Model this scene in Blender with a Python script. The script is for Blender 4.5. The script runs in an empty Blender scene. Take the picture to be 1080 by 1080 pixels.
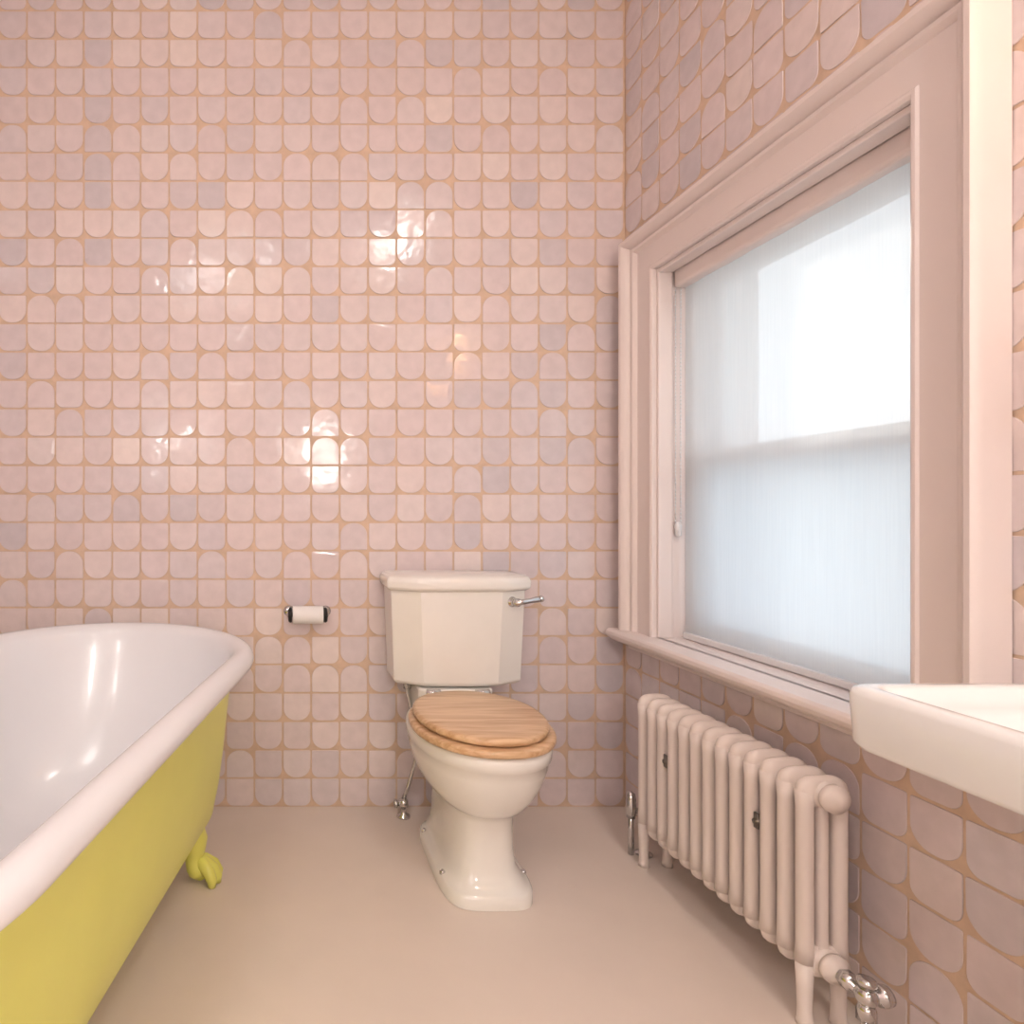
import bpy, bmesh, math, random
from mathutils import Vector, Matrix
random.seed(7)
scene = bpy.context.scene
COL = scene.collection
try:
    scene.view_settings.view_transform = 'Standard'
    scene.view_settings.look = 'None'
except Exception as e:
    print(e)

def s2l(c):
    return tuple(((v/255)/12.92 if v/255 <= 0.04045 else ((v/255+0.055)/1.055)**2.4) for v in c)

# ------------------------------------------------------------ materials
def mat(name, rgb, rough=0.5, metal=0.0, coat=0.0, noise=0.0, nscale=20, bump=0.0, bscale=60, spec=0.5):
    m = bpy.data.materials.new(name); m.use_nodes = True
    nt = m.node_tree; b = nt.nodes['Principled BSDF']
    c = s2l(rgb)
    b.inputs['Roughness'].default_value = rough
    b.inputs['Metallic'].default_value = metal
    b.inputs['Coat Weight'].default_value = coat
    b.inputs['Coat Roughness'].default_value = 0.08
    b.inputs['Specular IOR Level'].default_value = spec
    tc = nt.nodes.new('ShaderNodeTexCoord')
    n = nt.nodes.new('ShaderNodeTexNoise'); n.inputs['Scale'].default_value = nscale
    n.inputs['Detail'].default_value = 4
    nt.links.new(tc.outputs['Object'], n.inputs['Vector'])
    r = nt.nodes.new('ShaderNodeValToRGB')
    r.color_ramp.elements[0].position = 0.3; r.color_ramp.elements[1].position = 0.7
    r.color_ramp.elements[0].color = tuple(v*(1-noise) for v in c)+(1,)
    r.color_ramp.elements[1].color = tuple(min(1, v*(1+noise)) for v in c)+(1,)
    nt.links.new(n.outputs['Fac'], r.inputs['Fac'])
    nt.links.new(r.outputs['Color'], b.inputs['Base Color'])
    if bump > 0:
        n2 = nt.nodes.new('ShaderNodeTexNoise'); n2.inputs['Scale'].default_value = bscale
        nt.links.new(tc.outputs['Object'], n2.inputs['Vector'])
        bp = nt.nodes.new('ShaderNodeBump'); bp.inputs['Strength'].default_value = bump
        bp.inputs['Distance'].default_value = 0.002
        nt.links.new(n2.outputs['Fac'], bp.inputs['Height'])
        nt.links.new(bp.outputs['Normal'], b.inputs['Normal'])
    return m

def tile_mat():
    m = bpy.data.materials.new('glazed_pink_tile'); m.use_nodes = True
    nt = m.node_tree; b = nt.nodes['Principled BSDF']; N = nt.nodes.new; L = nt.links.new
    geo = N('ShaderNodeNewGeometry')
    r = N('ShaderNodeValToRGB')
    cr = r.color_ramp
    stops = [(0, (207,198,202)), (0.08, (214,202,204)), (0.25, (224,209,209)), (0.5, (219,204,204)),
             (0.7, (228,213,210)), (0.9, (216,205,208)), (1, (232,218,213))]
    cr.elements[0].position = 0; cr.elements[0].color = s2l(stops[0][1])+(1,)
    cr.elements[1].position = 1; cr.elements[1].color = s2l(stops[-1][1])+(1,)
    for p, c in stops[1:-1]:
        e = cr.elements.new(p); e.color = s2l(c)+(1,)
    L(geo.outputs['Random Per Island'], r.inputs['Fac'])
    tc = N('ShaderNodeTexCoord')
    n = N('ShaderNodeTexNoise'); n.inputs['Scale'].default_value = 28; n.inputs['Detail'].default_value = 3
    L(tc.outputs['Object'], n.inputs['Vector'])
    mx = N('ShaderNodeMix'); mx.data_type = 'RGBA'; mx.blend_type = 'MULTIPLY'
    mr = N('ShaderNodeMapRange'); mr.inputs['From Min'].default_value = 0.3; mr.inputs['From Max'].default_value = 0.7
    mr.inputs['To Min'].default_value = 0.95; mr.inputs['To Max'].default_value = 1.03
    L(n.outputs['Fac'], mr.inputs['Value'])
    mx.inputs[0].default_value = 1
    L(r.outputs['Color'], mx.inputs[6]); L(mr.outputs['Result'], mx.inputs[7])
    L(mx.outputs[2], b.inputs['Base Color'])
    rr_ = N('ShaderNodeMapRange'); rr_.inputs['To Min'].default_value = 0.09; rr_.inputs['To Max'].default_value = 0.2
    mm = N('ShaderNodeMath'); mm.operation = 'MULTIPLY'; mm.inputs[1].default_value = 17.3
    fr = N('ShaderNodeMath'); fr.operation = 'FRACT'
    L(geo.outputs['Random Per Island'], mm.inputs[0]); L(mm.outputs[0], fr.inputs[0]); L(fr.outputs[0], rr_.inputs['Value'])
    L(rr_.outputs['Result'], b.inputs['Roughness'])
    b.inputs['Specular IOR Level'].default_value = 0.55
    n2 = N('ShaderNodeTexNoise'); n2.inputs['Scale'].default_value = 27; n2.inputs['Detail'].default_value = 1.3
    L(tc.outputs['Object'], n2.inputs['Vector'])
    bp = N('ShaderNodeBump'); bp.inputs['Strength'].default_value = 0.42; bp.inputs['Distance'].default_value = 0.003
    L(n2.outputs['Fac'], bp.inputs['Height']); L(bp.outputs['Normal'], b.inputs['Normal'])
    return m

M_TILE = tile_mat()
M_GROUT = mat('grout', (211,184,160), 0.8, noise=0.07, nscale=40)
M_FLOOR = mat('painted_floor', (231,217,206), 0.42, noise=0.02, nscale=6, bump=0.15, bscale=30)
M_CEIL = mat('ceiling_paint', (238,235,233), 0.8, noise=0.01)
M_PINK = mat('pink_trim_paint', (232,220,216), 0.4, noise=0.01, nscale=8)
M_PINKW = mat('pink_wall_paint', (226,215,212), 0.7, noise=0.02)
M_RAD = mat('radiator_paint', (234,222,215), 0.35, noise=0.01, nscale=10)
M_CER = mat('white_ceramic', (240,237,231), 0.14, coat=0.4, noise=0.01)
M_BASIN = mat('basin_ceramic', (240,241,241), 0.14, coat=0.4, noise=0.005)
M_ENAMEL = mat('white_enamel', (237,238,241), 0.24, coat=0.25, noise=0.008, nscale=5)
M_YEL = mat('chartreuse_enamel', (228,228,114), 0.34, coat=0.15, noise=0.02, nscale=7)
M_CHROME = mat('chrome', (215,215,215), 0.12, metal=1.0, noise=0.01)
M_BLACK = mat('black_plastic', (25,24,24), 0.35, noise=0.05)
M_PAPER = mat('toilet_paper', (240,238,236), 0.9, noise=0.02, bump=0.3, bscale=200)
M_SASH = mat('sash_white_paint', (228,228,230), 0.4, noise=0.01)
M_BRICK = mat('outside_render', (205,208,212), 0.9, noise=0.1, nscale=3)
M_GRASS = mat('outside_ground', (185,188,180), 0.9, noise=0.15, nscale=3)

def wood_mat():
    m = bpy.data.materials.new('oak_wood'); m.use_nodes = True
    nt = m.node_tree; b = nt.nodes['Principled BSDF']; N = nt.nodes.new; L = nt.links.new
    tc = N('ShaderNodeTexCoord'); mp = N('ShaderNodeMapping')
    mp.inputs['Scale'].default_value = (5, 60, 60); mp.inputs['Rotation'].default_value = (0, 0, 0.12)
    L(tc.outputs['Object'], mp.inputs['Vector'])
    n = N('ShaderNodeTexNoise'); n.inputs['Scale'].default_value = 1.0; n.inputs['Detail'].default_value = 5
    n.inputs['Distortion'].default_value = 0.6
    L(mp.outputs['Vector'], n.inputs['Vector'])
    r = N('ShaderNodeValToRGB'); cr = r.color_ramp
    cr.elements[0].position = 0.32; cr.elements[0].color = s2l((192,148,106))+(1,)
    cr.elements[1].position = 0.62; cr.elements[1].color = s2l((226,192,153))+(1,)
    L(n.outputs['Fac'], r.inputs['Fac'])
    L(r.outputs['Color'], b.inputs['Base Color'])
    b.inputs['Roughness'].default_value = 0.32; b.inputs['Coat Weight'].default_value = 0.3
    return m
M_WOOD = wood_mat()

def blind_mat():
    m = bpy.data.materials.new('blind_fabric'); m.use_nodes = True
    nt = m.node_tree; nt.nodes.clear(); N = nt.nodes.new; L = nt.links.new
    out = N('ShaderNodeOutputMaterial')
    tr = N('ShaderNodeBsdfTranslucent'); df = N('ShaderNodeBsdfDiffuse'); tp = N('ShaderNodeBsdfTransparent')
    tc = N('ShaderNodeTexCoord'); mp = N('ShaderNodeMapping'); mp.inputs['Scale'].default_value = (1, 240, 6)
    L(tc.outputs['Object'], mp.inputs['Vector'])
    n = N('ShaderNodeTexNoise'); n.inputs['Scale'].default_value = 1.0; n.inputs['Detail'].default_value = 3
    L(mp.outputs['Vector'], n.inputs['Vector'])
    r = N('ShaderNodeValToRGB'); r.color_ramp.elements[0].position = .3; r.color_ramp.elements[1].position = .7
    r.color_ramp.elements[0].color = (0.85,0.86,0.87,1); r.color_ramp.elements[1].color = (0.91,0.92,0.92,1)
    L(n.outputs['Fac'], r.inputs['Fac'])
    L(r.outputs['Color'], tr.inputs['Color']); df.inputs['Color'].default_value = (.85,.86,.86,1)
    a = N('ShaderNodeMixShader'); a.inputs[0].default_value = 0.42
    L(tr.outputs[0], a.inputs[1]); L(df.outputs[0], a.inputs[2])
    c = N('ShaderNodeMixShader'); c.inputs[0].default_value = 0.16
    L(a.outputs[0], c.inputs[1]); L(tp.outputs[0], c.inputs[2])
    L(c.outputs[0], out.inputs['Surface'])
    return m
M_BLIND = blind_mat()

def glass_mat(name, frosted):
    m = bpy.data.materials.new(name); m.use_nodes = True
    nt = m.node_tree; nt.nodes.clear(); N = nt.nodes.new; L = nt.links.new
    out = N('ShaderNodeOutputMaterial')
    g = N('ShaderNodeBsdfGlossy'); g.inputs['Roughness'].default_value = 0.02
    if frosted:
        t = N('ShaderNodeBsdfTranslucent'); t.inputs['Color'].default_value = (.90,.95,.98,1)
        t2 = N('ShaderNodeBsdfTransparent'); t2.inputs['Color'].default_value = (.68,.72,.75,1)
        a = N('ShaderNodeMixShader'); a.inputs[0].default_value = 0.25
        L(t.outputs[0], a.inputs[1]); L(t2.outputs[0], a.inputs[2]); src = a.outputs[0]
    else:
        t = N('ShaderNodeBsdfTransparent'); t.inputs['Color'].default_value = (.96,.98,.98,1); src = t.outputs[0]
    b = N('ShaderNodeMixShader'); b.inputs[0].default_value = 0.05
    L(src, b.inputs[1]); L(g.outputs[0], b.inputs[2]); L(b.outputs[0], out.inputs['Surface'])
    return m
M_GLASS = glass_mat('clear_glass', False)
M_FROST = glass_mat('frosted_glass', True)

def emis(name, rgb, s):
    m = bpy.data.materials.new(name); m.use_nodes = True
    b = m.node_tree.nodes['Principled BSDF']
    b.inputs['Base Color'].default_value = (.9,.9,.9,1)
    b.inputs['Emission Color'].default_value = s2l(rgb)+(1,)
    b.inputs['Emission Strength'].default_value = s
    return m

# ------------------------------------------------------------ geometry helpers
def new_obj(name, verts, faces, mats, fm=None, smooth=True, parent=None, bevel=0, bseg=3, sub=0, angle=None):
    me = bpy.data.meshes.new(name); me.from_pydata([tuple(v) for v in verts], [], faces)
    for m in (mats if isinstance(mats, list) else [mats]): me.materials.append(m)
    if fm: me.polygons.foreach_set('material_index', fm)
    bm = bmesh.new(); bm.from_mesh(me); bmesh.ops.recalc_face_normals(bm, faces=bm.faces); bm.to_mesh(me); bm.free()
    me.polygons.foreach_set('use_smooth', [smooth]*len(me.polygons)); me.update()
    o = bpy.data.objects.new(name, me); COL.objects.link(o)
    if parent: o.parent = parent
    if bevel:
        md = o.modifiers.new('bevel', 'BEVEL'); md.width = bevel; md.segments = bseg; md.limit_method = 'ANGLE'
        md.angle_limit = math.radians(35)
        md.harden_normals = False
    if sub:
        md = o.modifiers.new('sub', 'SUBSURF'); md.levels = sub; md.render_levels = sub
    if angle is not None and smooth:
        try: me.set_sharp_from_angle(angle=math.radians(angle))
        except Exception: pass
    return o

def empty(name, loc=(0,0,0)):
    e = bpy.data.objects.new(name, None); e.empty_display_size = .1; COL.objects.link(e)
    return e

class G:
    """geometry accumulator"""
    def __init__(s): s.v=[]; s.f=[]; s.m=[]
    def add(s, v, f, mi=0):
        o=len(s.v); s.v+= [Vector(a) for a in v]; s.f += [tuple(i+o for i in a) for a in f]; s.m += [mi]*len(f)
    def box(s, a, b, mi=0):
        x0,y0,z0=a; x1,y1,z1=b
        v=[(x0,y0,z0),(x1,y0,z0),(x1,y1,z0),(x0,y1,z0),(x0,y0,z1),(x1,y0,z1),(x1,y1,z1),(x0,y1,z1)]
        s.add(v,[(0,3,2,1),(4,5,6,7),(0,1,5,4),(1,2,6,5),(2,3,7,6),(3,0,4,7)],mi)
    def loft(s, rings, mis=0, cap0=True, cap1=True, closed=True):
        n=len(rings[0]); v=[p for r in rings for p in r]; o=len(s.v); s.v += [Vector(p) for p in v]
        for k in range(len(rings)-1):
            mi = mis[k] if isinstance(mis,(list,tuple)) else mis
            for i in range(n if closed else n-1):
                j=(i+1)%n
                s.f.append((o+k*n+i,o+k*n+j,o+(k+1)*n+j,o+(k+1)*n+i)); s.m.append(mi)
        if cap0: s.f.append(tuple(o+i for i in range(n))[::-1]); s.m.append(mis[0] if isinstance(mis,(list,tuple)) else mis)
        if cap1: s.f.append(tuple(o+(len(rings)-1)*n+i for i in range(n))); s.m.append(mis[-1] if isinstance(mis,(list,tuple)) else mis)
    def tube(s, pts, rad, n=14, mi=0, sx=1.0):
        pts=[Vector(p) for p in pts]
        if not isinstance(rad,(list,tuple)): rad=[rad]*len(pts)
        rings=[]; up=None
        for i,p in enumerate(pts):
            t=(pts[min(i+1,len(pts)-1)]-pts[max(i-1,0)]).normalized()
            if up is None:
                up = Vector((0,0,1)) if abs(t.z)<.9 else Vector((1,0,0))
            a=t.cross(up).normalized(); b=a.cross(t).normalized(); up=b
            rings.append([p+(a*math.cos(2*math.pi*k/n)*sx+b*math.sin(2*math.pi*k/n))*rad[i] for k in range(n)])
        s.loft(rings,mi)
    def lathe(s, base, axis, prof, n=24, mi=0):
        base=Vector(base); ax=Vector(axis).normalized()
        u=ax.cross(Vector((0,0,1)) if abs(ax.z)<.9 else Vector((1,0,0))).normalized(); w=ax.cross(u)
        s.loft([[base+ax*d+(u*math.cos(2*math.pi*k/n)+w*math.sin(2*math.pi*k/n))*max(r,1e-4) for k in range(n)] for d,r in prof],mi)
    def ball(s, c, r, n=14, mi=0):
        c=Vector(c); r=Vector(r) if not isinstance(r,(int,float)) else Vector((r,r,r))
        rings=[]
        for i in range(0,n+1):
            ph=-math.pi/2+math.pi*i/n; cr=max(math.cos(ph),1e-3)
            rings.append([c+Vector((r.x*cr*math.cos(2*math.pi*k/n),r.y*cr*math.sin(2*math.pi*k/n),r.z*math.sin(ph))) for k in range(n)])
        s.loft(rings,mi)
    def obj(s, name, mats, **k):
        return new_obj(name, s.v, s.f, mats, s.m, **k)

# ------------------------------------------------------------ dimensions
BY=2.135; RX=1.156; LX=-1.32; FY=-1.45; CH=2.95
WY0,WY1,WZ0,WZ1 = 1.134,1.93,0.615,1.745      # window opening

# ------------------------------------------------------------ tiles
CELL=0.0965; HS=0.0459
def outline(kind):
    big=0.041; sm=0.004
    if kind=='U': rt,rb=sm,big
    elif kind=='A': rt,rb=big,sm
    else: rt,rb=sm,0.024
    pts=[]
    for cx,cy,r,a0 in ((1,1,rt,0),(-1,1,rt,90),(-1,-1,rb,180),(1,-1,rb,270)):
        ns = 8 if r>0.03 else (5 if r>.01 else 2)
        for k in range(ns+1):
            a=math.radians(a0+90*k/ns)
            pts.append((cx*(HS-r)+r*math.cos(a)*1, cy*(HS-r)+r*math.sin(a)))
    return pts
OUT={k:outline(k) for k in 'UAS'}

def tiled_wall(name, org, udir, ndir, W, H, boxes, skip=None, seed=1, phase=0):
    rnd=random.Random(seed)
    g=G()
    for a,b in boxes: g.box(a,b,1)
    org=Vector(org); u=Vector(udir); n=Vector(ndir); z=Vector((0,0,1))
    nc=int(math.ceil(W/CELL)); nr=int(math.ceil(H/CELL))
    for i in range(nc):
        for j in range(nr):
            uc=(i+.5)*CELL; vc=(j+.5)*CELL
            if uc+HS>W+.001 or vc+HS>H: continue
            if skip and skip(uc,vc): continue
            if (i+j+phase)%2==0: kind='A' if rnd.random()<.12 else 'U'
            else: kind='A' if rnd.random()<.2 else 'S'
            pts=OUT[kind]; m=len(pts)
            ta=rnd.gauss(0,.012); tb=rnd.gauss(0,.012); sc=rnd.uniform(.978,1.002)
            rings=[]
            for s_,h in ((1,0),(.993,.0014),(.980,.0019),(.6,.0020)):
                rings.append([(x*s_*sc,y*s_*sc,(h+x*ta+y*tb) if h else 0) for x,y in pts])
            V=[org+u*(uc+x)+z*(vc+y)+n*max(h,0.0002) for r in rings for x,y,h in r]
            V.append(org+u*uc+z*vc+n*.0020)
            o=len(g.v)
            g.v+=V
            for k in range(3):
                for a in range(m):
                    b=(a+1)%m
                    g.f.append((o+k*m+a,o+k*m+b,o+(k+1)*m+b,o+(k+1)*m+a)); g.m.append(0)
            for a in range(m):
                g.f.append((o+3*m+a,o+3*m+(a+1)%m,o+4*m)); g.m.append(0)
    ob=g.obj(name,[M_TILE,M_GROUT],smooth=True,angle=24)
    return ob

T=.12
tiled_wall('wall_back',(RX-.004,BY,0),(-1,0,0),(0,-1,0),RX-LX-.004,CH,[((LX-T,BY,-.02),(RX+.3,BY+T,CH))],seed=3)
hb=.012
h0,h1,v0,v1=WY0-hb,WY1+hb,WZ0-hb,WZ1+hb
WT=.30
def skipR(u,v):
    y=BY-.006-u
    return (y+HS>h0-.03 and y-HS<h1+.03 and v+HS>v0-.0 and v-HS<v1+.03)
tiled_wall('wall_right',(RX,BY-.006,0),(0,-1,0),(-1,0,0),BY-FY-.012,CH,
    [((RX,FY,-.02),(RX+WT,h0,CH)),((RX,h1,-.02),(RX+WT,BY,CH)),((RX,h0,-.02),(RX+WT,h1,v0)),((RX,h0,v1),(RX+WT,h1,CH))],skip=skipR,seed=5)
tiled_wall('wall_left',(LX,BY-.006,0),(0,-1,0),(1,0,0),BY-FY-.012,CH,[((LX-T,FY,-.02),(LX,BY,CH))],seed=9)
g=G(); g.box((LX-T,FY-T,-.02),(RX+WT,FY,CH)); g.obj('wall_front',M_PINKW,smooth=False)
g=G(); g.box((LX-T,FY-T,-.1),(RX+WT,BY+T,0)); g.obj('floor',M_FLOOR,smooth=False)
g=G(); g.box((LX-T,FY-T,CH),(RX+WT,BY+T,CH+.1)); g.obj('ceiling',M_CEIL,smooth=False)

# door in the wall behind the camera
d=empty('door_1')
g=G(); g.box((-.65,FY,0.005),(.10,FY+.04,2.03))
for zz in ((.2,.95),(1.1,1.85)):
    for xx in ((-.56,-.32),(-.22,.02)):
        g.box((xx[0],FY+.04,zz[0]),(xx[1],FY+.05,zz[1]))
g.obj('door_leaf',M_PINK,smooth=False,parent=d,bevel=.004)
g=G(); g.box((-.75,FY,0),(-.65,FY+.05,2.13)); g.box((.10,FY,0),(.20,FY+.05,2.13)); g.box((-.65,FY,2.03),(.10,FY+.05,2.13))
g.obj('door_frame',M_PINK,smooth=False,parent=d,bevel=.004)
g=G(); g.lathe((.06,FY+.04,1.0),(0,1,0),[(0,.025),(.01,.025),(.012,.01),(.035,.01),(.04,.025),(.06,.028),(.07,.015),(.071,0)])
g.obj('door_knob',M_CHROME,parent=d)

# ------------------------------------------------------------ window
w=empty('window_1')
g=G()
xi,xo=RX-.012,RX+WT
g.box((xi,WY0-hb,WZ0-hb),(xo,WY0,WZ1+hb)); g.box((xi,WY1,WZ0-hb),(xo,WY1+hb,WZ1+hb))
g.box((xi,WY0,WZ1),(xo,WY1,WZ1+hb)); g.box((xi,WY0,WZ0-hb),(xo,WY1,WZ0))
g.obj('reveal_lining',M_PINK,smooth=False,parent=w)
prof=[(0,.0),(0,.024),(.006,.028),(.012,.028),(.016,.024),(.030,.024),(.080,.024),(.084,.029),(.090,.035),(.098,.037),(.101,.030),
      (.105,.040),(.112,.052),(.120,.058),(.130,.059),(.135,.053),(.1375,.044),(.138,.0)]
zs=WZ0
rings=[[],[],[],[]]
for wv,h in prof:
    x=RX-.003-h
    rings[0].append((x,WY1+wv,zs)); rings[1].append((x,WY1+wv,WZ1+wv)); rings[2].append((x,WY0-wv,WZ1+wv)); rings[3].append((x,WY0-wv,zs))
g=G(); g.loft(rings,0,closed=False,cap0=False,cap1=False)
g.obj('trim_casing',M_PINK,parent=w,angle=25)
g=G()
def frame(g,x0,x1,y0,y1,z0,z1,t,tb=None,tt=None,mi=0):
    tb=t if tb is None else tb; tt=t if tt is None else tt
    g.box((x0,y0,z0),(x1,y0+t,z1),mi); g.box((x0,y1-t,z0),(x1,y1,z1),mi)
    if tb: g.box((x0,y0+t,z0),(x1,y1-t,z0+tb),mi)
    if tt: g.box((x0,y0+t,z1-tt),(x1,y1-t,z1),mi)
frame(g,RX-.014,RX+.03,WY0,WY1,WZ0,WZ1,.010,tb=0,tt=.014)
frame(g,RX+.085,RX+.105,WY0,WY1,WZ0,WZ1,.02,tb=.012)
g.obj('stop_bead',M_PINK,smooth=False,parent=w,bevel=.003)
# sill
g=G()
sy0,sy1=WY0-.175,WY1+.16
pr=[(RX-.003,WZ0-.038),(RX-.004-.062,WZ0-.038),(RX-.075,WZ0-.032),(RX-.084,WZ0-.026),(RX-.090,WZ0-.016),(RX-.088,WZ0-.006),(RX-.080,WZ0),(RX-.003,WZ0)]
g.loft([[(x,y,z) for x,z in pr] for y in (sy0,sy1)],0)
g.box((RX-.03,sy0+.03,WZ0-.06),(RX-.003,sy1-.03,WZ0-.038))
g.obj('sill_board',M_PINK,parent=w,smooth=False,bevel=.002)
# sashes
g=G()
frame(g,RX+.105,RX+.145,WY0+.0,WY1-.0,WZ0,1.185,.055,tb=.055,tt=.045)
frame(g,RX+.150,RX+.190,WY0+.0,WY1-.0,1.145,WZ1,.055,tb=.045,tt=.06)
g.obj('sashes',M_SASH,smooth=False,parent=w,bevel=.004)
g=G(); g.box((RX+.123,WY0+.055,WZ0+.055),(RX+.126,WY1-.055,1.14)); g.obj('lower_pane',M_FROST,smooth=False,parent=w)
g=G(); g.box((RX+.168,WY0+.055,1.19),(RX+.171,WY1-.055,WZ1-.06)); g.obj('upper_pane',M_GLASS,smooth=False,parent=w)
g=G(); g.box((RX+.2,WY0,WZ0),(RX+WT+.05,WY1,WZ0+.02)); g.obj('outer_sill',M_SASH,smooth=False,parent=w)

# roller blind
b=empty('roller_blind')
BX=RX+.064
nn=40; vv=[];ff=[]
for i in range(nn+1):
    y=WY0+.016+(WY1-WY0-.032)*i/nn
    dx=.0012*math.sin(i*.7)+.0008*math.sin(i*1.9)
    vv+=[(BX+dx,y,WZ0+.012),(BX+dx,y,WZ1-.045)]
for i in range(nn): ff.append((2*i,2*i+2,2*i+3,2*i+1))
new_obj('blind_fabric',vv,ff,M_BLIND,parent=b)
g=G(); g.box((BX-.008,WY0+.016,WZ0+.002),(BX+.006,WY1-.016,WZ0+.02)); g.obj('bottom_bar',M_SASH,smooth=False,parent=b,bevel=.003)
g=G(); g.box((BX-.03,WY0+.004,WZ1-.062),(BX+.02,WY1-.004,WZ1-.001)); g.obj('head_cassette',M_PINK,smooth=False,parent=b,bevel=.012)
g=G()
cy=WY1-.008
for k in range(62):
    z=WZ1-.07-k*.0115
    g.ball((BX-.028,cy-.006,z),.0028,n=6); g.ball((BX-.012,cy-.006,z),.0028,n=6)
g.tube([(BX-.028,cy-.006,WZ1-.06),(BX-.028,cy-.006,WZ1-.78)],.0012,n=6)
g.tube([(BX-.012,cy-.006,WZ1-.06),(BX-.012,cy-.006,WZ1-.78)],.0012,n=6)
g.lathe((BX-.02,cy-.006,WZ1-.82),(0,0,1),[(0,.004),(.004,.009),(.035,.010),(.045,.005)],n=12)
g.obj('pull_chain',M_SASH,parent=b)

# ------------------------------------------------------------ radiator
r=empty('column_radiator')
X0,X1=1.0,1.098; Y0,Y1=1.205,1.80; NS=13; P=(Y1-Y0)/NS
zt,zb=.452,.128
g=G()
xc=(X0+X1)/2
for i in range(NS):
    y=Y0+P*(i+.5)
    for k,xo_ in enumerate((-.033,0,.033)):
        rr=.0145 if k!=1 else .011
        g.tube([(xc+xo_,y,zb-.005),(xc+xo_,y,zb+.03),(xc+xo_,y,zt-.03),(xc+xo_,y,zt+.005)],[rr*1.15,rr,rr,rr*1.15],n=14)
    for zc,sg in ((zt,1),(zb,-1)):
        rings=[]
        for a in range(-8,9):
            t=a/8; x=xc+t*.049
            hh=.030*(1-abs(t)**3.2)**.5+.0005; wy=.0165*(1-abs(t)**4)**.5+.0005
            rings.append([(x,y+wy*math.cos(2*math.pi*q/14),zc+sg*.004+hh*math.sin(2*math.pi*q/14)) for q in range(14)])
        g.loft(rings,0)
    for zc in (zt,zb):
        if i<NS-1: g.lathe((xc,y,zc),(0,1,0),[(0,.021),(P*.4,.021),(P*.42,.024),(P*.58,.024),(P*.6,.021),(P,.021)],n=16)
for zc in (zt,zb):
    g.lathe((xc,Y0+.014,zc),(0,-1,0),[(-.01,.026),(.008,.027),(.009,.022),(.014,.022),(.015,.027),(.026,.027),(.028,.02),(.036,.016),(.037,.0)],n=20)
    g.lathe((xc,Y1-.014,zc),(0,1,0),[(0,.026),(.014,.026),(.016,.018),(.02,0)],n=20)
for y in (Y0+P*.5,Y1-P*.5):
    for xo_ in (-.033,.033):
        g.tube([(xc+xo_,y,zb+.0),(xc+xo_,y,.07),(xc+xo_,y,.03),(xc+xo_,y,.012),(xc+xo_,y,.001)],[.016,.013,.012,.013,.015],n=14)
g.obj('radiator_sections',M_RAD,parent=r)
g=G()
yv=Y0-.022
g.tube([(xc,yv+.012,zb),(xc,yv-.01,zb)],.012); g.lathe((xc,yv-.005,zb),(0,-1,0),[(0,.017),(.018,.017),(.02,.012),(.03,.012)],n=6)
g.ball((xc,yv-.05,zb),.018)
g.tube([(xc,yv-.05,zb),(xc,yv-.05,.001)],.0085); g.lathe((xc,yv-.05,zb-.045),(0,0,1),[(0,.015),(.02,.015),(.03,.012)],n=6)
g.lathe((xc,yv-.05,.001),(0,0,1),[(0,.024),(.003,.024),(.008,.011)],n=18)
g.lathe((xc,yv-.05,zb),(1,0,0),[(.0,.012),(.018,.012),(.019,.018),(.028,.019),(.038,.017),(.040,.008)],n=16)
g.lathe((xc,yv-.05,zb),(0,0,1),[(.0,.012),(.02,.012),(.021,.015),(.03,.014),(.032,.006)],n=16)
yf=Y1+.006
g.tube([(xc,yf-.012,zb),(xc,yf+.03,zb)],.012); g.ball((xc,yf+.03,zb),.016)
g.tube([(xc,yf+.03,zb+.04),(xc,yf+.03,.001)],.0085); g.lathe((xc,yf+.03,zb+.03),(0,0,1),[(0,.014),(.035,.012),(.04,.006)],n=16)
g.lathe((xc,yf+.03,.001),(0,0,1),[(0,.024),(.003,.024),(.008,.011)],n=18)
g.tube([(X0+.012,yf+.03,.14),(X0+.012,yf+.03,.001)],.008)
g.tube([(X0+.012,yf+.03,zb),(xc,yf+.03,zb)],.008)
g.lathe((X0+.012,yf+.03,zb-.02),(0,0,1),[(0,.012),(.03,.014),(.05,.014),(.07,.011),(.075,.005)],n=16)
g.obj('radiator_valves',M_CHROME,parent=r)
g=G()
for yy in (Y0+P*3,Y1-P*3):
    g.tube([(RX-.008,yy,.34),(X0+.008,yy,.34)],.004,n=8)
    g.lathe((X0+.018,yy,.34),(-1,0,0),[(0,.012),(.008,.012),(.012,.007),(.016,.006)],n=6)
    g.box((X0+.006,yy-.006,.325),(X0+.01,yy+.006,.358))
g.obj('wall_stays',mat('steel',(120,115,110),.3,metal=1),parent=r)

# ------------------------------------------------------------ bathtub
def tub_ring(inset,z,r1=.42,r2=.365,L=.915,slope=0.0,n=96):
    sa=(r1-r2)/L; be=math.asin(sa)
    pts=[]
    R1=r1-inset; R2=r2-inset
    nf=n//2
    for k in range(nf):
        a=-be+(math.pi+2*be)*k/(nf-1)
        pts.append((R1*math.cos(a),R1*math.sin(a)-slope*max(0,math.sin(a))))
    for k in range(n-nf):
        a=math.pi+be+(math.pi-2*be)*k/(n-nf-1)
        pts.append((R2*math.cos(a),-L+R2*math.sin(a)))
    return pts
AX=Vector((-.50,1.64)); TH=math.radians(6.5)
dv=Vector((math.sin(TH),math.cos(TH))); du=Vector((math.cos(TH),-math.sin(TH)))
def tubpts(inset,z,slope=0):
    return [ (AX.x+du.x*a+dv.x*b_, AX.y+du.y*a+dv.y*b_, z) for a,b_ in tub_ring(inset,z,slope=slope)]
tb=empty('bathtub')
g=G(); rings=[]; mis=[]
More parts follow.
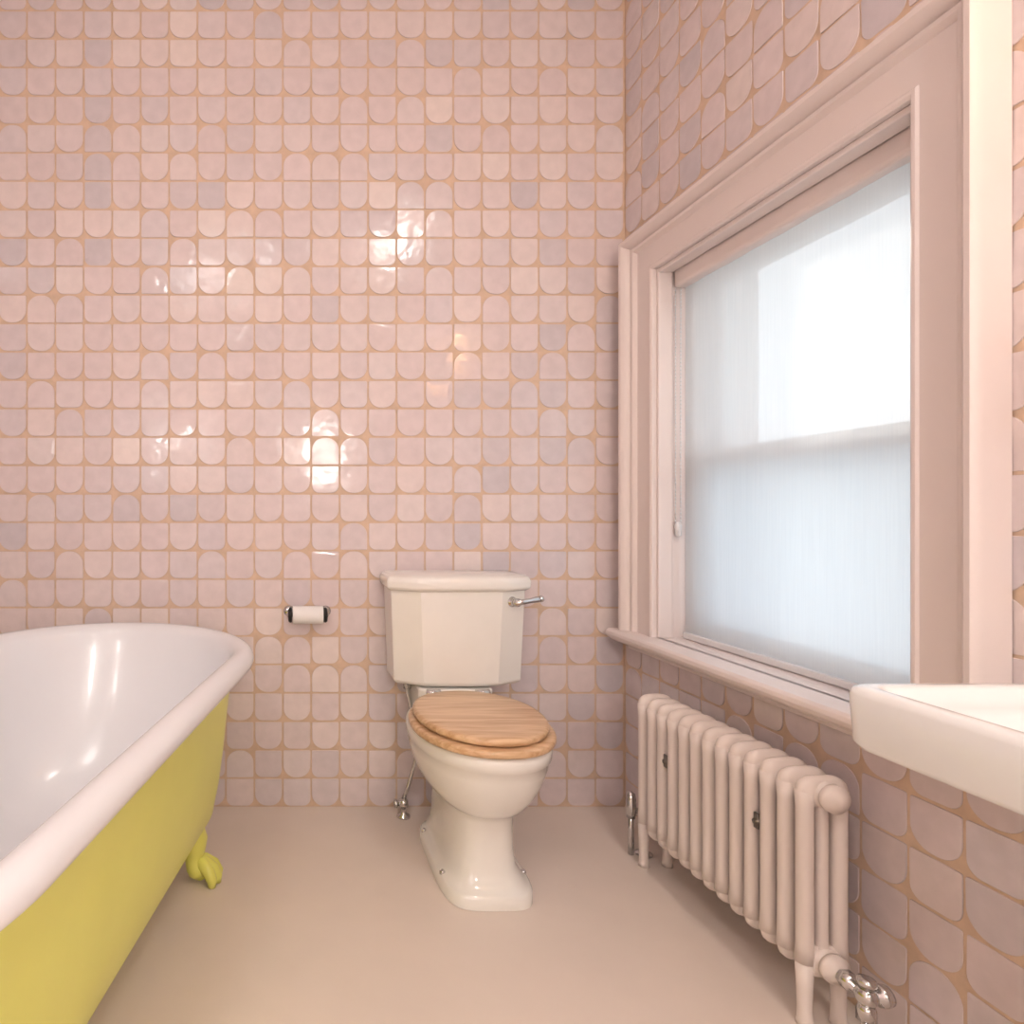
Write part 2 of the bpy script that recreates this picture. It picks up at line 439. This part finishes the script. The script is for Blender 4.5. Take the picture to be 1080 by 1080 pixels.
outer=[(.33,.125,.10),(.24,.128,.09),(.18,.142,.07),(.136,.17,.05),(.106,.22,.035),(.092,.29,.02),(.080,.38,.01),(.072,.46,0),(.064,.53,0),(.052,.585,0),(.045,.598,0)]
for ins,z,s_ in outer: rings.append(tubpts(ins,z,s_)); mis.append(1)
mis[-1]=0
rim=[(.030,.592),(.014,.594),(.004,.603),(.0,.615),(.003,.628),(.012,.638),(.026,.643),(.042,.641),(.054,.632),(.062,.618)]
for ins,z in rim: rings.append(tubpts(ins,z)); mis.append(0)
inner=[(.070,.59,0),(.080,.53,.005),(.095,.44,.015),(.112,.34,.04),(.135,.26,.07),(.16,.205,.09),(.20,.175,.10),(.25,.160,.10),(.33,.155,.10)]
for ins,z,s_ in inner: rings.append(tubpts(ins,z,s_)); mis.append(0)
mis=mis[:-1]
g.loft(rings,mis)
g.m[-2]=1
g.obj('tub_shell',[M_ENAMEL,M_YEL],parent=tb)
g=G(); c=AX+dv*(-.85)
g.lathe((c.x,c.y,.156),(0,0,1),[(0,.035),(.003,.034),(.004,.02),(.003,.001)],n=24)
g.obj('drain',M_CHROME,parent=tb)
def foot(px,py,ox,oy,name):
    o=Vector((ox,oy,0)).normalized(); s_=Vector((-o.y,o.x,0)); B=Vector((px,py,0))
    g=G()
    path=[(-.035,.139,.012),(-.022,.137,.026),(-.008,.125,.036),(.002,.105,.034),(.002,.082,.028),(.000,.060,.025),(.006,.042,.028),(.014,.028,.028),(.018,.016,.020)]
    g.tube([B+o*a+Vector((0,0,z)) for a,z,r_ in path],[r_ for a,z,r_ in path],n=16,sx=1.3)
    for t in (-1,0,1):
        dd=(o+s_*t*.50).normalized()
        q=B+o*.006
        g.tube([q+Vector((0,0,.052)),q+dd*.024+Vector((0,0,.050)),q+dd*.048+Vector((0,0,.036)),q+dd*.060+Vector((0,0,.017)),q+dd*.060+Vector((0,0,.002))],[.018,.019,.017,.014,.010],n=12)
    g.ball(B+o*.016+Vector((0,0,.022)),.021)
    return g.obj(name,M_YEL,parent=tb)
def P2(a,b_): q=AX+du*a+dv*b_; return q.x,q.y
for i,(a,b_,ox,oy) in enumerate(((.245,.10,1,-.1),(-.245,.10,-1,-.1),(.19,-.95,1,-.25),(-.19,-.95,-1,-.25))):
    x,y=P2(a,b_); od=du*ox+dv*oy
    foot(x,y,od.x,od.y,'claw_foot_%d'%(i+1))

# ------------------------------------------------------------ toilet
t=empty('toilet'); TX=.53
def egg(xc,yf,yb,w_,z,n=64,pw=2.0,wide=.58):
    pts=[]
    yc=yf+(yb-yf)*wide
    for k in range(n):
        a=2*math.pi*k/n; c_,s_=math.cos(a),math.sin(a)
        x=xc+w_*math.copysign(abs(c_)**(2/pw),c_)
        y=yc+(yb-yc if s_>0 else yc-yf)*math.copysign(abs(s_)**(2/pw),s_)
        pts.append((x,y,z))
    return pts
g=G()
lv=[ # z, yf, yb, w, pw
 (0.001,1.572,1.985,.120,4.5),(.028,1.572,1.985,.120,4.5),(.036,1.580,1.98,.113,4.5),(.040,1.592,1.98,.103,4.5),(.058,1.602,1.98,.096,4),(.075,1.610,1.98,.090,3.5),
 (.12,1.612,1.98,.087,3.2),(.17,1.608,1.985,.087,3),(.205,1.602,1.99,.091,2.8),(.222,1.592,1.99,.100,2.6),(.228,1.578,1.99,.109,2.5),(.245,1.562,1.985,.128,2.4),
 (.275,1.537,1.985,.150,2.3),(.31,1.517,1.985,.165,2.2),(.345,1.503,1.985,.174,2.2),(.372,1.497,1.985,.178,2.2),(.376,1.492,1.985,.182,2.2),(.400,1.490,1.985,.183,2.2),(.409,1.494,1.985,.180,2.2),(.412,1.502,1.98,.174,2.2)]
g.loft([egg(TX,yf_,yb_,w_,z,pw=pw,wide=.55) for z,yf_,yb_,w_,pw in lv],0)
g.obj('pan',M_CER,parent=t,angle=60)
g=G()
for z0,z1,ww,ya,yb_ in ((.25,.455,.115,1.925,2.115),):
    ringpts=lambda ww,ya,yb_,z:[(TX-ww,yb_,z),(TX-ww,ya+.02,z),(TX-ww+.02,ya,z),(TX+ww-.02,ya,z),(TX+ww,ya+.02,z),(TX+ww,yb_,z)]
    g.loft([ringpts(.085,1.95,2.06,z0),ringpts(.10,1.94,2.10,.33),ringpts(ww,ya,yb_,.385),ringpts(ww,ya,yb_,z1)],0)
g.obj('pan_shelf',M_CER,parent=t,bevel=.008,angle=40)
g=G(); g.tube([(TX,2.0,.19),(TX,2.06,.19),(TX,2.128,.19)],.055,n=20); g.obj('soil_pipe',M_CER,parent=t)
g=G()
for sx in (-1,1):
    for yb_ in (1.68,1.90): g.lathe((TX+sx*.108,yb_,.034),(0,0,1),[(0,.008),(.006,.008),(.010,.004)],n=12)
g.obj('floor_bolts',M_CHROME,parent=t)
def slab(rs,z0,z1,e=.006):
    g=G(); g.loft([rs(e,z0),rs(e*.3,z0+e*.3),rs(0,z0+e),rs(0,z1-e),rs(e*.35,z1-e*.3),rs(e*1.3,z1),rs(.04,z1+.001)],0); return g
seat=slab(lambda i,z:egg(TX-.002,1.484+i,1.925-i,.185-i,z,pw=2.15,wide=.52),.413,.433)
seat.obj('seat_ring',M_WOOD,parent=t,angle=50)
lid=slab(lambda i,z:egg(TX-.002,1.500+i,1.925-i,.172-i,z,pw=2.1,wide=.52),.436,.456,e=.008)
lid.obj('seat_lid',M_WOOD,parent=t,angle=50)
g=G()
for sx in (-1,1):
    g.lathe((TX+sx*.075-.022,1.918,.447),(1,0,0),[(0,.008),(.001,.011),(.043,.011),(.044,.008)],n=14)
    g.tube([(TX+sx*.075,1.918,.41),(TX+sx*.075,1.918,.447)],.008)
g.obj('seat_hinges',M_CHROME,parent=t)
CX=.545
def cring(w_,dpt,z,ch=.085,chd=.045,yb_=2.118):
    yf_=yb_-dpt
    return [(CX-w_,yb_,z),(CX-w_,yf_+chd,z),(CX-w_+ch,yf_+.002,z),(CX-.04,yf_,z),(CX+.04,yf_,z),(CX+w_-ch,yf_+.002,z),(CX+w_,yf_+chd,z),(CX+w_,yb_,z)]
g=G(); g.loft([cring(.192,.172,.459),cring(.200,.182,.470),cring(.211,.190,.757)],0)
g.obj('cistern',M_CER,parent=t,bevel=.004,bseg=3,angle=22)
g=G(); g.loft([cring(.214,.194,.755),cring(.224,.203,.763),cring(.225,.204,.785),cring(.220,.198,.797),cring(.207,.185,.804)],0)
g.obj('cistern_lid',M_CER,parent=t,bevel=.004,bseg=3,angle=50)
g=G()
nrm=Vector((.45,-1,0)).normalized(); p0=Vector((.705,1.948,.722))
g.lathe(p0-nrm*.006,nrm,[(0,.016),(.008,.016),(.011,.012),(.02,.010),(.022,.013),(.032,.013),(.035,.008)],n=18)
tip=Vector((1,.25,.12)).normalized(); q=p0+nrm*.026
g.tube([q-tip*.012,q+tip*.02,q+tip*.045,q+tip*.065,q+tip*.078],[.009,.0085,.008,.010,.009],n=12)
g.ball(q+tip*.08,.0105)
g.obj('flush_lever',M_CHROME,parent=t)
g=G()
g.tube([(CX-.145,2.05,.462),(CX-.145,2.05,.42),(CX-.13,2.07,.36),(CX-.10,2.08,.22),(CX-.14,2.06,.10),(CX-.155,2.06,.06)],.0065)
g.lathe((CX-.145,2.05,.425),(0,0,1),[(0,.014),(.025,.014),(.034,.01)],n=6)
g.lathe((CX-.155,2.06,.001),(0,0,1),[(0,.022),(.006,.022),(.01,.011),(.035,.011),(.036,.016),(.055,.016),(.06,.01)],n=16)
g.lathe((CX-.155,2.06,.045),(-1,0,0),[(0,.008),(.02,.008),(.022,.014),(.03,.014),(.032,.006)],n=12)
g.obj('water_inlet',M_CHROME,parent=t)

# ------------------------------------------------------------ toilet roll holder
h=empty('toilet_roll_holder')
hx,hy,hz=.077,2.072,.661
g=G(); g.lathe((hx-.05,hy,hz),(1,0,0),[(0,.011),(0.0005,.029),(.1,.029),(.1005,.011)],n=32); g.obj('toilet_roll',M_PAPER,parent=h,angle=40)
g=G()
for s_ in (-1,1):
    g.lathe((hx+s_*.052,hy,hz),(s_,0,0),[(0,.024),(.006,.026),(.012,.022),(.014,.0)],n=20)
g.tube([(hx-.055,hy,hz),(hx+.055,hy,hz)],.007)
g.obj('end_caps',M_BLACK,parent=h)
g=G()
for s_ in (-1,1):
    g.tube([(hx+s_*.062,hy,hz),(hx+s_*.062,hy+.03,hz+.004),(hx+s_*.062,BY-.004,hz+.004)],.006)
    g.lathe((hx+s_*.062,BY-.003,hz+.004),(0,-1,0),[(0,.018),(.004,.018),(.008,.008)],n=18)
    g.ball((hx+s_*.062,hy,hz),.008)
g.obj('arms',M_CHROME,parent=h)

# ------------------------------------------------------------ wash basin
wb=empty('wash_basin')
bx0,bx1,by0,by1=.700,1.148,.17,.797
def rr(x0,x1,y0,y1,z,rf,rb_=.004,n=8):
    pts=[]
    for cx,cy,a0,r_ in ((x1-rb_,y1-rb_,0,rb_),(x0+rf,y1-rf,90,rf),(x0+rf,y0+rf,180,rf),(x1-rb_,y0+rb_,270,rb_)):
        for k in range(n+1):
            a=math.radians(a0+90*k/n); pts.append((cx+r_*math.cos(a),cy+r_*math.sin(a),z))
    return pts
def bins(i,z,rf,rb_=.004,back=None):
    bk = i if back is None else back
    return rr(bx0+i,bx1-bk,by0+i,by1-i,z,rf,rb_)
g=G(); g.loft([bins(.18,.60,.05,.004,0),bins(.15,.63,.06,.004,0),bins(.12,.68,.05,.004,0),bins(.09,.700,.05,.004,0),bins(.014,.707,.036,.004,0),bins(.006,.710,.032,.004,0),bins(.002,.717,.03,.004,0),
  bins(.0,.775,.028,.004,0),bins(.003,.782,.027,.004,0),bins(.009,.785,.024,.004,0.002),bins(.022,.785,.018,.004,.02),bins(.027,.782,.016,.004,.024),bins(.032,.772,.014,.006,.028),
  bins(.050,.767,.02,.02,.11),bins(.062,.760,.05,.05,.125),bins(.075,.735,.07,.07,.135),bins(.10,.715,.08,.08,.15),bins(.14,.705,.07,.07,.18),bins(.18,.703,.03,.03,.20)],0)
g.obj('basin_bowl',M_BASIN,parent=wb,angle=60)
g=G(); cy_=(by0+by1)/2
g.loft([rr(.93,1.146,cy_-.11,cy_+.11,.001,.05),rr(.93,1.146,cy_-.11,cy_+.11,.04,.05),rr(.96,1.146,cy_-.08,cy_+.08,.08,.04),rr(.96,1.146,cy_-.075,cy_+.075,.5,.04),rr(.92,1.146,cy_-.1,cy_+.1,.615,.05)],0)
g.obj('pedestal',M_BASIN,parent=wb,angle=60)
g=G()
for yy in (cy_-.12,cy_+.12):
    g.lathe((1.08,yy,.768),(0,0,1),[(0,.022),(.006,.022),(.012,.012),(.06,.012),(.065,.018),(.075,.018),(.08,.01)],n=18)
    g.tube([(1.085,yy,.81),(1.04,yy,.815),(1.01,yy,.805),(1.0,yy,.785)],.009)
    for a in (0,90): 
        ca,sa=math.cos(math.radians(a)),math.sin(math.radians(a))
        g.tube([(1.08-.03*ca,yy-.03*sa,.852),(1.08+.03*ca,yy+.03*sa,.852)],.006)
g.obj('taps',M_CHROME,parent=wb)

# ------------------------------------------------------------ lights
def disc_light(name,x,y,rad,strength,rgb):
    e=empty(name)
    g=G(); g.lathe((x,y,CH-.001),(0,0,-1),[(0,rad+.03),(.02,rad+.03),(.03,rad+.012),(.03,rad)],n=32); g.obj('rim',M_CHROME,parent=e)
    g=G(); g.lathe((x,y,CH-.02),(0,0,-1),[(0,rad),(.015,rad),(.028,rad*.8),(.034,0)],n=16); g.obj('diffuser',emis(name+'_glow',rgb,strength),parent=e)
disc_light('ceiling_fill',.80,-.15,.12,90,(255,248,240))
disc_light('ceiling_fill',-.60,-.75,.24,21,(255,250,246))  # added out-of-view fill for even room light, no known fitting here
def sconce(x,y,z,ax,strength,rgb,rad=.06):
    e=empty('wall_sconce'); ax=Vector(ax)
    g=G(); g.lathe((x,y,z),ax,[(0,.05),(.01,.05),(.015,.015),(.08,.015),(.085,.03),(.1,.03)],n=24); g.obj('bracket',M_CHROME,parent=e)
    g=G(); c=Vector((x,y,z))+ax*(.1+rad*.9); g.ball(c,rad,n=12); g.obj('globe',emis('globe_glow',rgb,strength),parent=e)
sconce(.30,FY+.001,1.52,(0,1,0),140,(255,250,243),.085)
sconce(-.95,FY+.001,1.62,(0,1,0),52,(255,250,244),.085)  # second globe is an invented frontal fill, added to brighten the back wall
sconce(RX-.008,.50,1.90,(-1,0,0),42,(255,184,122),.05)

# outside
g=G(); g.box((RX+WT+.02,-14,-3.2),(30,16,-3)); g.obj('ground_outside',M_GRASS,smooth=False)
g=G(); g.box((9,-6,-3),(14,14,1.2)); 
g.add([(9,-6,1.2),(14,-6,1.2),(14,14,1.2),(9,14,1.2),(11.5,-6,2.2),(11.5,14,2.2)],[(0,4,5,3),(1,2,5,4),(0,1,4),(3,5,2)])
g.obj('neighbour_building',M_BRICK,smooth=False)
sun=bpy.data.lights.new('sun','SUN'); sun.energy=2.3; sun.angle=math.radians(4); sun.color=(1,.95,.86)
so=bpy.data.objects.new('sun',sun); COL.objects.link(so)
so.rotation_euler=Vector((1,1.85,.72)).to_track_quat('Z','Y').to_euler()
so.location=(6,8,6)
wd=bpy.data.worlds.new('World'); scene.world=wd; wd.use_nodes=True
bg=wd.node_tree.nodes['Background']; bg.inputs['Color'].default_value=(.87,.93,1,1); bg.inputs['Strength'].default_value=2.2

# ------------------------------------------------------------ camera
cam=bpy.data.cameras.new('camera'); co=bpy.data.objects.new('camera',cam); COL.objects.link(co)
co.location=(0,0,1.0); co.rotation_euler=(math.radians(90),0,0)
cam.sensor_width=36; cam.lens=36*663/1080; cam.shift_x=.2222; cam.clip_start=.02
scene.camera=co
